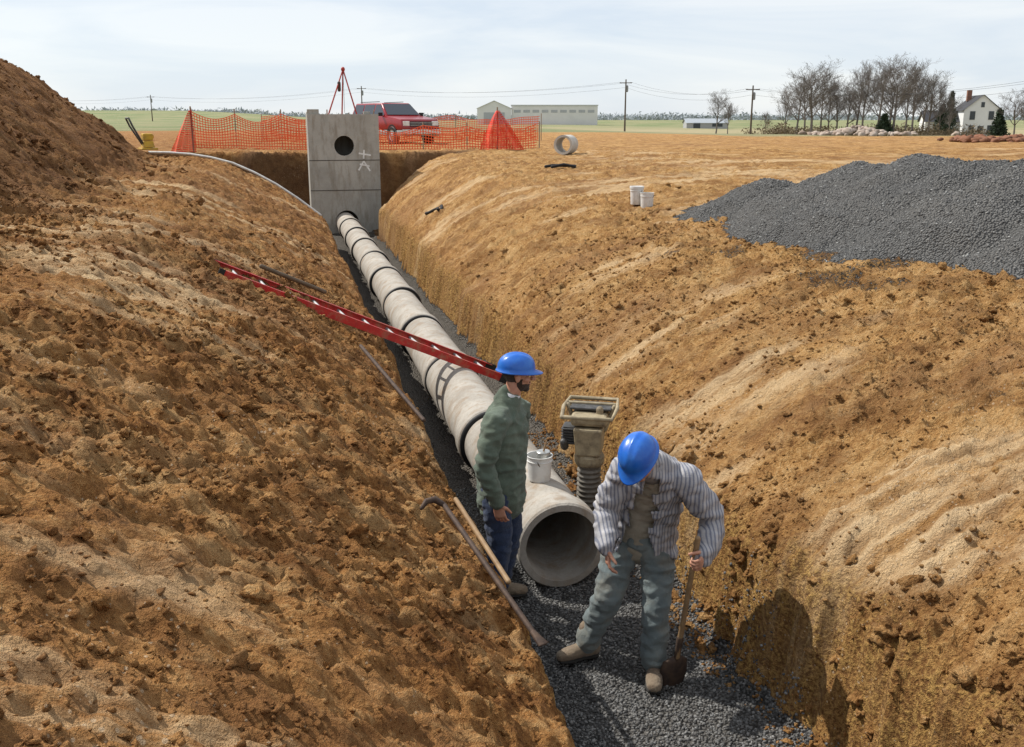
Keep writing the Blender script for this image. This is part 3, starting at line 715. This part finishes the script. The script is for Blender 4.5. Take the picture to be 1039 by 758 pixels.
def drape(name,c,w,hh,mat,tip=0,seed=3):
    e=empty(name); g=M(); n=34; rows=20; c=V3(c); 
    def P(u,v):
        hw=w*(1-v)**.9*.5+.05; x=c.x+(u-.5)*2*hw+tip*v; fold=.14*math.sin(u*22+v*3)*(1-.4*v)
        return V3((x,c.y+fold,c.z+hh*v+.03*mnoise.noise(V3((u*5,v*5,seed)))))
    for i in range(n):
        for j in range(rows):
            a,b=i/n,(i+1)/n;q,r=j/rows,(j+1)/rows; t=.42
            g.add([P(a,q),P(b,q),P(b,q+(r-q)*t),P(a,q+(r-q)*t)],[(0,1,2,3)]); g.add([P(a,q)+V3((0,.004,0)),P(a+(b-a)*t,q)+V3((0,.004,0)),P(a+(b-a)*t,r)+V3((0,.004,0)),P(a,r)+V3((0,.004,0))],[(0,1,2,3)])
    g.build('netting',[mat],e)
    M().tube([c+V3((tip,.06,hh+.1)),c+V3((tip,.06,-.1))],[.025,.025],n=6).build('post',[POST],e)
drape('gathered_orange_netting',fp(-.35,35.2),1.5,1.32,NETR,-.15)
drape('gathered_orange_netting',fp(-10.6,32.6),.7,1.3,NETR,.3)

# ---------------------------------------------------------------- plate compactor
pc=empty('plate_compactor',V3(fp(-11.6,32.2))+V3((0,0,.1)),math.radians(20)); YEL=simple('yellow_paint',(.62,.38,.03),(.45,.27,.03),rough=.5,dirt=(.2,.13,.07))
g=M().box((0,0,.06),(.5,.62,.06)).box((0,0,.2),(.36,.42,.2),taper=(.8,.8)); g.build('base_plate',[YEL],pc,bevel=.02)
g=M().box((0,0,.42),(.3,.34,.22)).box((.15,.05,.44),(.12,.16,.14)); g.build('engine',[YEL],pc,bevel=.03)
g=M().tube([(-.15,.1,.2),(-.45,.2,.75),(-.55,.2,1.0),(-.55,-.2,1.0),(-.45,-.2,.75),(-.15,-.1,.2)],[.03]*6,n=8); g.build('handle',[GRY],pc,smooth=True)

# ---------------------------------------------------------------- red utility vehicle
def suv():
    c=W(-5.5,47); c.z=h(c.x,c.y); e=empty('parked_red_suv',c,0)
    RED=simple('red_car_paint',(.30,.016,.02),(.24,.013,.018),rough=.25,spec=.6,sc=2); SIL=simple('silver_trim_paint',(.42,.41,.38),rough=.35,metal=.3)
    m=NT('car_glass'); m.color((.03,.035,.045)); m.b.inputs['Roughness'].default_value=.08; m.b.inputs['Specular IOR Level'].default_value=.8; GL=m.m
    CH=simple('chrome',(.6,.6,.6),metal=.9,rough=.2); LG=simple('headlamp',(.75,.75,.72),rough=.15)
    hw=.97
    def ext(poly,hwf,mi,g):
        n=len(poly); vs=[(x,-hwf(z),z) for x,z in poly]+[(x,hwf(z),z) for x,z in poly]
        fs=[tuple(range(n)),tuple(range(2*n-1,n-1,-1))]+[(i,i+n,(i+1)%n+n,(i+1)%n) for i in range(n)]; g.add(vs,fs,mi)
    g=M()
    ext([(-2.5,.62),(-2.52,1.0),(-2.45,1.2),(.95,1.24),(1.6,1.18),(2.35,1.08),(2.47,.95),(2.5,.62)],lambda z: hw-.02*max(0,z-.9),0,g); g.build('upper_body',[RED],e,bevel=.06,smooth=True,angle=35)
    g=M(); ext([(-2.5,.38),(-2.53,.618),(2.52,.618),(2.48,.36)],lambda z:hw+.004,0,g); g.build('lower_body',[SIL],e,bevel=.04,smooth=True,angle=35)
    g=M(); b=[(-2.42,1.19),(1.02,1.235),(.28,1.80),(-2.2,1.80)]
    ext(b,lambda z: hw-.05-(.20 if z>1.5 else 0),0,g); g.build('cabin',[RED],e,bevel=.05,smooth=True,angle=35)
    g=M(); zf=lambda t:1.27+t*(1.735-1.27); wf=lambda t:hw-.05-.20*(zf(t)-1.22)/(1.8-1.22)+.006
    for sd in(-1,1):
        for x0,x1,x2,x3 in((-2.25,-1.3,-1.3,-2.12),(-1.22,-.25,-.25,-1.22),(-.17,.85,.27,-.17)):
            g.add([(x0,sd*wf(0),zf(0)),(x1,sd*wf(0),zf(0)),(x2,sd*wf(1),zf(1)),(x3,sd*wf(1),zf(1))],[(0,1,2,3) if sd<0 else (3,2,1,0)])
    g.add([(1.0-.0,-.83,1.285),(1.0,.83,1.285),(.365,.70,1.765),(.365,-.70,1.765)],[(0,1,2,3)])
    g.build('windows',[GL],e)
    g=M(); g.box((2.50,0,.88),(.04,1.1,.22)); g.build('grille',[DARK],e)
    g=M(); g.box((2.55,0,.55),(.12,1.9,.2)); 
    for q in(-.06,.0,.06): g.box((2.525,0,.88+q),(.02,1.12,.02))
    g.build('bumper',[CH],e,bevel=.03)
    g=M()
    for q in(-1,1): g.box((2.485,q*.74,.9),(.06,.32,.2))
    g.build('headlamps',[LG],e,bevel=.02)
    g=M()
    for x in(-1.55,1.6):
        for q in(-1,1):
            g.lathe([(0,-.1),(.36,-.1),(.39,-.06),(.39,.1),(.36,.13),(.24,.13)],(x,q*.86,.39),(0,q,0),n=28,mi=0); g.lathe([(.24,.125),(.2,.10),(.06,.12),(0,.13)],(x,q*.86,.39),(0,q,0),n=20,mi=1)
            g.lathe([(.40,.118),(.46,.119),(.46,.10)],(x,q*.86,.40),(0,q,0),n=28,mi=0)
    g.build('wheels',[DARK,CH],e,smooth=True,angle=40)
    g=M()
    for q in(-1,1): g.box((.75,q*1.06,1.3),(.1,.2,.16))
    g.build('mirrors',[DARK],e,bevel=.02)
    g=M()
    for q in(-1,1): g.tube([(-1.9,q*.62,1.85),(-.1,q*.62,1.86)],[.018,.018],n=6)
    g.build('roof_rack',[DARK],e)
    e.rotation_euler=(0,0,math.radians(-13-90+36))
suv()

# ---------------------------------------------------------------- distant structures
def G(r,d,dz=0):
    w_=W(r,d); return V3((w_.x,w_.y,h(w_.x,w_.y)+dz))
def roofbox(g,L,Wd,eave,ridge,mi_w,mi_r,ox=0,oy=0,along='x'):
    a=[(-L/2,-Wd/2,0),(L/2,-Wd/2,0),(L/2,Wd/2,0),(-L/2,Wd/2,0),(-L/2,-Wd/2,eave),(L/2,-Wd/2,eave),(L/2,Wd/2,eave),(-L/2,Wd/2,eave)]
    r1,r2=((-L/2,0,ridge),(L/2,0,ridge)) if along=='x' else ((0,-Wd/2,ridge),(0,Wd/2,ridge))
    vs=[V3(q)+V3((ox,oy,0)) for q in a+[r1,r2]]
    g.add(vs,[(0,1,5,4),(1,2,6,5),(2,3,7,6),(3,0,4,7)],mi_w)
    ov=.35
    if along=='x':
        g.add(vs,[(4,8,7),(5,6,9)],mi_w)
        q=[(-L/2-ov,-Wd/2-ov,eave-.15),(L/2+ov,-Wd/2-ov,eave-.15),(L/2+ov,0,ridge+.06),(-L/2-ov,0,ridge+.06),(-L/2-ov,Wd/2+ov,eave-.15),(L/2+ov,Wd/2+ov,eave-.15)]
        g.add([V3(p)+V3((ox,oy,0)) for p in q],[(0,1,2,3),(3,2,5,4)],mi_r)
    else:
        g.add(vs,[(4,5,8),(6,7,9)],mi_w)
        q=[(-L/2-ov,-Wd/2-ov,eave-.15),(-L/2-ov,Wd/2+ov,eave-.15),(0,Wd/2+ov,ridge+.06),(0,-Wd/2-ov,ridge+.06),(L/2+ov,-Wd/2-ov,eave-.15),(L/2+ov,Wd/2+ov,eave-.15)]
        g.add([V3(p)+V3((ox,oy,0)) for p in q],[(0,3,2,1),(3,4,5,2)],mi_r)
WALL=simple('pale_metal_cladding',(.72,.69,.66),(.66,.63,.60),sc=.3); ROOF=simple('pale_roof',(.60,.60,.60)); WIN=simple('dark_window',(.06,.07,.08),rough=.2)
e=empty('airfield_hangar',G(8.3,350,-.3),math.radians(-13))
g=M(); g.box((6,0,3.2),(29,14,6.4),mi=0); g.box((6,0,6.55),(29.4,14.4,.3),mi=1); roofbox(g,11.4,16,5.6,8.0,0,1,-14.3,0,'y'); g.build('walls_and_roof',[WALL,ROOF],e)
g=M()
for k in range(9): g.box((-6.5+k*3.1,-7.03,4.6),(2.2,.06,.9))
g.box((-14.3,-8.03,2.1),(7,.06,4.2)); g.build('windows_and_door',[simple('hangar_openings',(.46,.46,.47))],e)
e=empty('low_shed',G(57,300,-.2),math.radians(-13)); g=M(); roofbox(g,12,6,1.9,3.0,0,1); g.box((-3,-3.03,1),(2,.06,1.8),mi=2).box((3,-3.03,1.2),(3,.06,.9),mi=2); g.build('walls_and_roof',[simple('shed_wall',(.42,.42,.42)),simple('shed_roof',(.40,.43,.46)),WIN],e)
e=empty('white_farmhouse',G(86.5,190,-.2),math.radians(-24))
WHW=simple('white_siding',(.72,.72,.70),(.66,.66,.64),sc=.5); DRF=simple('dark_slate_roof',(.05,.05,.055))
g=M(); roofbox(g,6.2,8.5,5.0,7.6,0,1,0,0,'y'); roofbox(g,6,5.5,3.0,4.9,0,1,-6.12,1,'x'); g.build('walls_and_roof',[WHW,DRF],e)
g=M()
for x in(-1.6,1.6):
    for z in(1.5,4.0): g.box((x,-4.28,z),(.9,.08,1.5))
g.box((0,-4.28,5.9),(.6,.08,.9)); 
for x in(-7.3,-5.0): g.box((x,-1.78,1.7),(.9,.08,1.2))
g.box((0,-4.28,1.1),(1,.08,2.1)); g.build('windows_and_door',[WIN],e)
M().box((-1.2,1.5,7.6),(.8,.8,2.0)).build('chimney',[simple('brick',(.25,.12,.08))],e)

PW=simple('pole_wood',(.13,.10,.075))
poles=[(-175,350,8),(-106,300,7.5),(-36,245,8.5),(20.3,183,9.0),(37.6,160,7.6),(62,118,7.5)]
tops=[]
for r,d,hh in poles:
    b=G(r,d); e=empty('utility_pole',b,math.radians(-13)); M().tube([(0,0,-.3),(0,0,hh)],[.17,.11],n=8,cap=None).build('pole',[PW],e)
    M().box((0,0,hh-.6),(2.2,.12,.14)).build('crossarm',[PW],e); M().tube([(.25,0,hh-2),(.25,0,hh-1.2)],[.2,.2],n=10).build('transformer',[simple('tx_grey',(.3,.3,.3))],e)
    tops.append(b+V3((0,0,hh-.5)))
e=empty('power_lines')
for q,off in enumerate((-1.0,1.0,0)):
    g=M()
    for a,b in zip(tops,tops[1:]):
        o_=V3((FY*off,-FX*off,-.9 if q==2 else 0)); pts=[a.lerp(b,t)+o_-V3((0,0,1.4*4*t*(1-t))) for t in np.linspace(0,1,12)]; g.tube(pts,[.014]*12,n=4,cap=None)
    g.build('wire_%d'%(q+1),[DARK],e)

# trees ------------------------------------------------------------
BARK=simple('bare_bark',(.17,.145,.125),(.10,.085,.075),sc=1)
def bare_tree_mesh(seed,hgt,spread):
    R=random.Random(seed); VV=[];FF=[]; zmx=[0]
    def prism(a,b,ra,rb,n):
        t=(b-a).normalized(); u=t.cross(V3((.3,.9,.1))).normalized(); w=t.cross(u); o=len(VV)
        for p,r in((a,ra),(b,rb)):
            for k in range(n):
                an=2*math.pi*k/n; VV.append(p+u*r*math.cos(an)+w*r*math.sin(an))
        for k in range(n): FF.append((o+k,o+(k+1)%n,o+n+(k+1)%n)); FF.append((o+k,o+n+(k+1)%n,o+n+k))
        zmx[0]=max(zmx[0],b.z)
    def br(p,d,L,r,dep):
        segs=5 if dep==0 else (4 if dep<3 else 3)
        for i in range(segs):
            up=.10 if dep else .0
            d=(d+V3((R.uniform(-1,1),R.uniform(-1,1),R.uniform(-.6,.9)))*(.07 if dep==0 else .20)+V3((0,0,up))).normalized()
            q=p+d*L/segs; r2=max(.0085,r*(1-.16)); prism(p,q,r,r2,5 if dep<2 else 3); p,r=q,r2
            if dep<4 and (dep>0 or i>=1):
                for _ in range(3 if dep==0 else 2):
                    if dep>0 and R.random()<.16: continue
                    a=R.uniform(0,6.28); side=V3((math.cos(a),math.sin(a),0)); side=(side-d*side.dot(d)).normalized()
                    an=R.uniform(.40,.95)*spread; nd=d*math.cos(an)+side*math.sin(an)
                    br(p,nd,L*R.uniform(.38,.62)*(1 if dep else .95-.07*i),r*(.55 if dep<2 else .45),dep+1)
    br(V3((0,0,-.2)),V3((0,0,1)),hgt*.72,hgt*.018,0)
    k=hgt/zmx[0]; me=bpy.data.meshes.new('bare_tree'); me.from_pydata([tuple(v*k) for v in VV],[],FF); me.materials.append(BARK); return me
TM=[bare_tree_mesh(k+11,10,.98+.12*(k%3)) for k in range(5)]
def tree(k,r,d,hh,wd=1):
    o=bpy.data.objects.new('bare_tree',TM[k%5]); COL.objects.link(o); o.location=G(r,d); sc=hh/10; o.scale=(sc*wd,sc*wd,sc); o.rotation_euler=(0,0,r*1.7+k)
for i,(u,d,v) in enumerate([(796,150,88),(808,146,70),(822,140,58),(840,150,76),(858,150,84),(874,140,60),(890,146,54),(906,138,57),(924,142,56),(940,150,72),(952,156,86),(868,160,66),(902,160,62),(832,160,66),(726,125,90),(738,150,100),(776,170,115),(1028,140,86),(1042,145,88),(816,158,72),(918,155,66),(935,165,70),(848,162,80),(962,170,96)]):
    t=d/1.0285; r=(u-519.5)/1000*t; base=G(r,d).z; top=3.35+t*((379-v)/1000*.9686-.2487); tree(i,r,d,max(4,top-base),1.0+.35*((i*7)%5)/5)
LEAF=simple('evergreen_needles',(.035,.055,.025),(.018,.03,.015),sc=2)
BRUSH=simple('dry_brush',(.20,.15,.09),(.11,.085,.05),sc=.5)
def leafmass(name,mat,centers,radii,n,size):
    k=len(centers); C=np.array(centers);Rr=np.array(radii); i=rng.integers(0,k,n); d=rng.normal(size=(n,3)); d/=np.linalg.norm(d,axis=1)[:,None]; rad=rng.random(n)**.45
    p=C[i]+d*rad[:,None]*Rr[i]; a=rng.normal(size=(n,3))*size; b=rng.normal(size=(n,3))*size
    co=np.stack([p,p+a,p+b],1).reshape(-1,3); return np_mesh(name,co,np.arange(3*n).reshape(-1,3),[mat])
def conifer(r,d,hh,w):
    b=G(r,d); C=[];Rr=[]
    for k in range(9):
        t=k/9; 
        for q in range(5):
            a=q*1.256+k; rr=w*(1-t)*.5; C.append((b.x+rr*.6*math.cos(a),b.y+rr*.6*math.sin(a),b.z+.3+t*hh)); Rr.append((rr*.6+.1,rr*.6+.1,hh*.07))
    e=empty('evergreen_tree'); o=leafmass('crown',LEAF,C,Rr,3500,.16); o.parent=e; M().tube([b-V3((0,0,.2)),b+V3((0,0,hh*.9))],[.16,.03],n=6,cap=None).build('trunk',[BARK],e)
conifer(68.0,142,3.8,2.6); conifer(80,186,8,3.6); conifer(50.5,138,3.0,2.8); conifer(76,180,5.5,3.5)
C=[];Rr=[]
for k in range(90):
    r=random.uniform(36,66);d=random.uniform(140,165); b=G(r,d,.5); C.append(tuple(b)); Rr.append((1.6,1.2,random.uniform(.6,1.7)))
leafmass('dry_brush',BRUSH,C,Rr,13000,.16)
C=[];Rr=[]
for k in range(900):
    r=random.uniform(-900,1100);d=random.uniform(900,1300); b=G(r,d,1.5); C.append(tuple(b)); Rr.append((24,14,random.uniform(2,6)))
leafmass('distant_tree_line',simple('woods_haze_tint',(.33,.36,.38),(.27,.30,.32),sc=.01),C,Rr,90000,1.3)  # aerial haze painted into the woods colour as pale blue-grey
n=260; rr_=rng.normal(26,1.5,n); dd=rng.normal(76,1.6,n); P=np.array([list(G(a,b)) for a,b in zip(rr_,dd)]); P[:,2]+=np.maximum(0,.5-.22*np.hypot(rr_-26,(dd-76)*.8))
scatter('rubble_heap',P,rng.uniform(.10,.32,n),simple('broken_concrete',(.45,.38,.32),(.28,.20,.15),sc=1),2,.3,(.5,.9),.1)
n=500; rr_=rng.uniform(22,36,n); dd=50+rng.normal(0,1.2,n); P=np.array([list(G(a,b)) for a,b in zip(rr_,dd)])
scatter('red_soil_windrow',P,rng.uniform(.10,.30,n),simple('red_soil',(.24,.10,.055),(.16,.07,.035),sc=1),2,.3,(.4,.8),.1,smooth=True)

# ---------------------------------------------------------------- camera, light, sky
cam=bpy.data.cameras.new('Camera'); co=bpy.data.objects.new('Camera',cam); COL.objects.link(co); scene.camera=co
cam.sensor_width=36; cam.lens=36*1000/1039; cam.clip_start=.05; cam.clip_end=8000
co.location=(0,0,3.35); co.rotation_euler=(math.radians(90-14.4),0,math.radians(-13))
AZ=50; EL=48   # azimuth left of +Y
sd=V3((-math.sin(math.radians(AZ))*math.cos(math.radians(EL)),math.cos(math.radians(AZ))*math.cos(math.radians(EL)),math.sin(math.radians(EL))))
sl=bpy.data.lights.new('Sun','SUN'); sl.energy=5.0; sl.angle=math.radians(.5); sl.color=(1,.965,.90); so=bpy.data.objects.new('Sun',sl); COL.objects.link(so)
so.rotation_euler=sd.to_track_quat('Z','Y').to_euler()
w=bpy.data.worlds.new('World'); scene.world=w; w.use_nodes=True; t=w.node_tree; bg=t.nodes['Background']; bg.inputs[1].default_value=.12
sk=t.nodes.new('ShaderNodeTexSky'); sk.sky_type='NISHITA'; sk.sun_disc=False; sk.sun_elevation=math.radians(EL); sk.sun_rotation=math.radians(-AZ); sk.air_density=1.0; sk.dust_density=.3; sk.ozone_density=3.5
tc=t.nodes.new('ShaderNodeTexCoord'); mp=t.nodes.new('ShaderNodeMapping'); mp.inputs['Scale'].default_value=(1.3,1.3,8); mp.inputs['Rotation'].default_value=(0,.12,0); t.links.new(tc.outputs['Generated'],mp.inputs[0])
nz=t.nodes.new('ShaderNodeTexNoise'); nz.inputs['Scale'].default_value=2.2; nz.inputs['Detail'].default_value=8; nz.inputs['Roughness'].default_value=.55; nz.inputs['Distortion'].default_value=.5; t.links.new(mp.outputs[0],nz.inputs['Vector'])
mr=t.nodes.new('ShaderNodeMapRange'); mr.inputs[1].default_value=.38; mr.inputs[2].default_value=.60; mr.inputs[3].default_value=.0; mr.inputs[4].default_value=1; t.links.new(nz.outputs[0],mr.inputs[0])
hz_=t.nodes.new('ShaderNodeMix'); hz_.data_type='RGBA'; t.links.new(mr.outputs[0],hz_.inputs[0]); hz_.inputs[6].default_value=(6.5,7.1,7.9,1); hz_.inputs[7].default_value=(8.1,8.3,8.5,1)
mx=t.nodes.new('ShaderNodeMix'); mx.data_type='RGBA'; mx.inputs[0].default_value=.80; t.links.new(sk.outputs[0],mx.inputs[6]); t.links.new(hz_.outputs[2],mx.inputs[7]); t.links.new(mx.outputs[2],bg.inputs[0])
scene.view_settings.view_transform='Standard'; scene.view_settings.look='None'; scene.view_settings.exposure=0
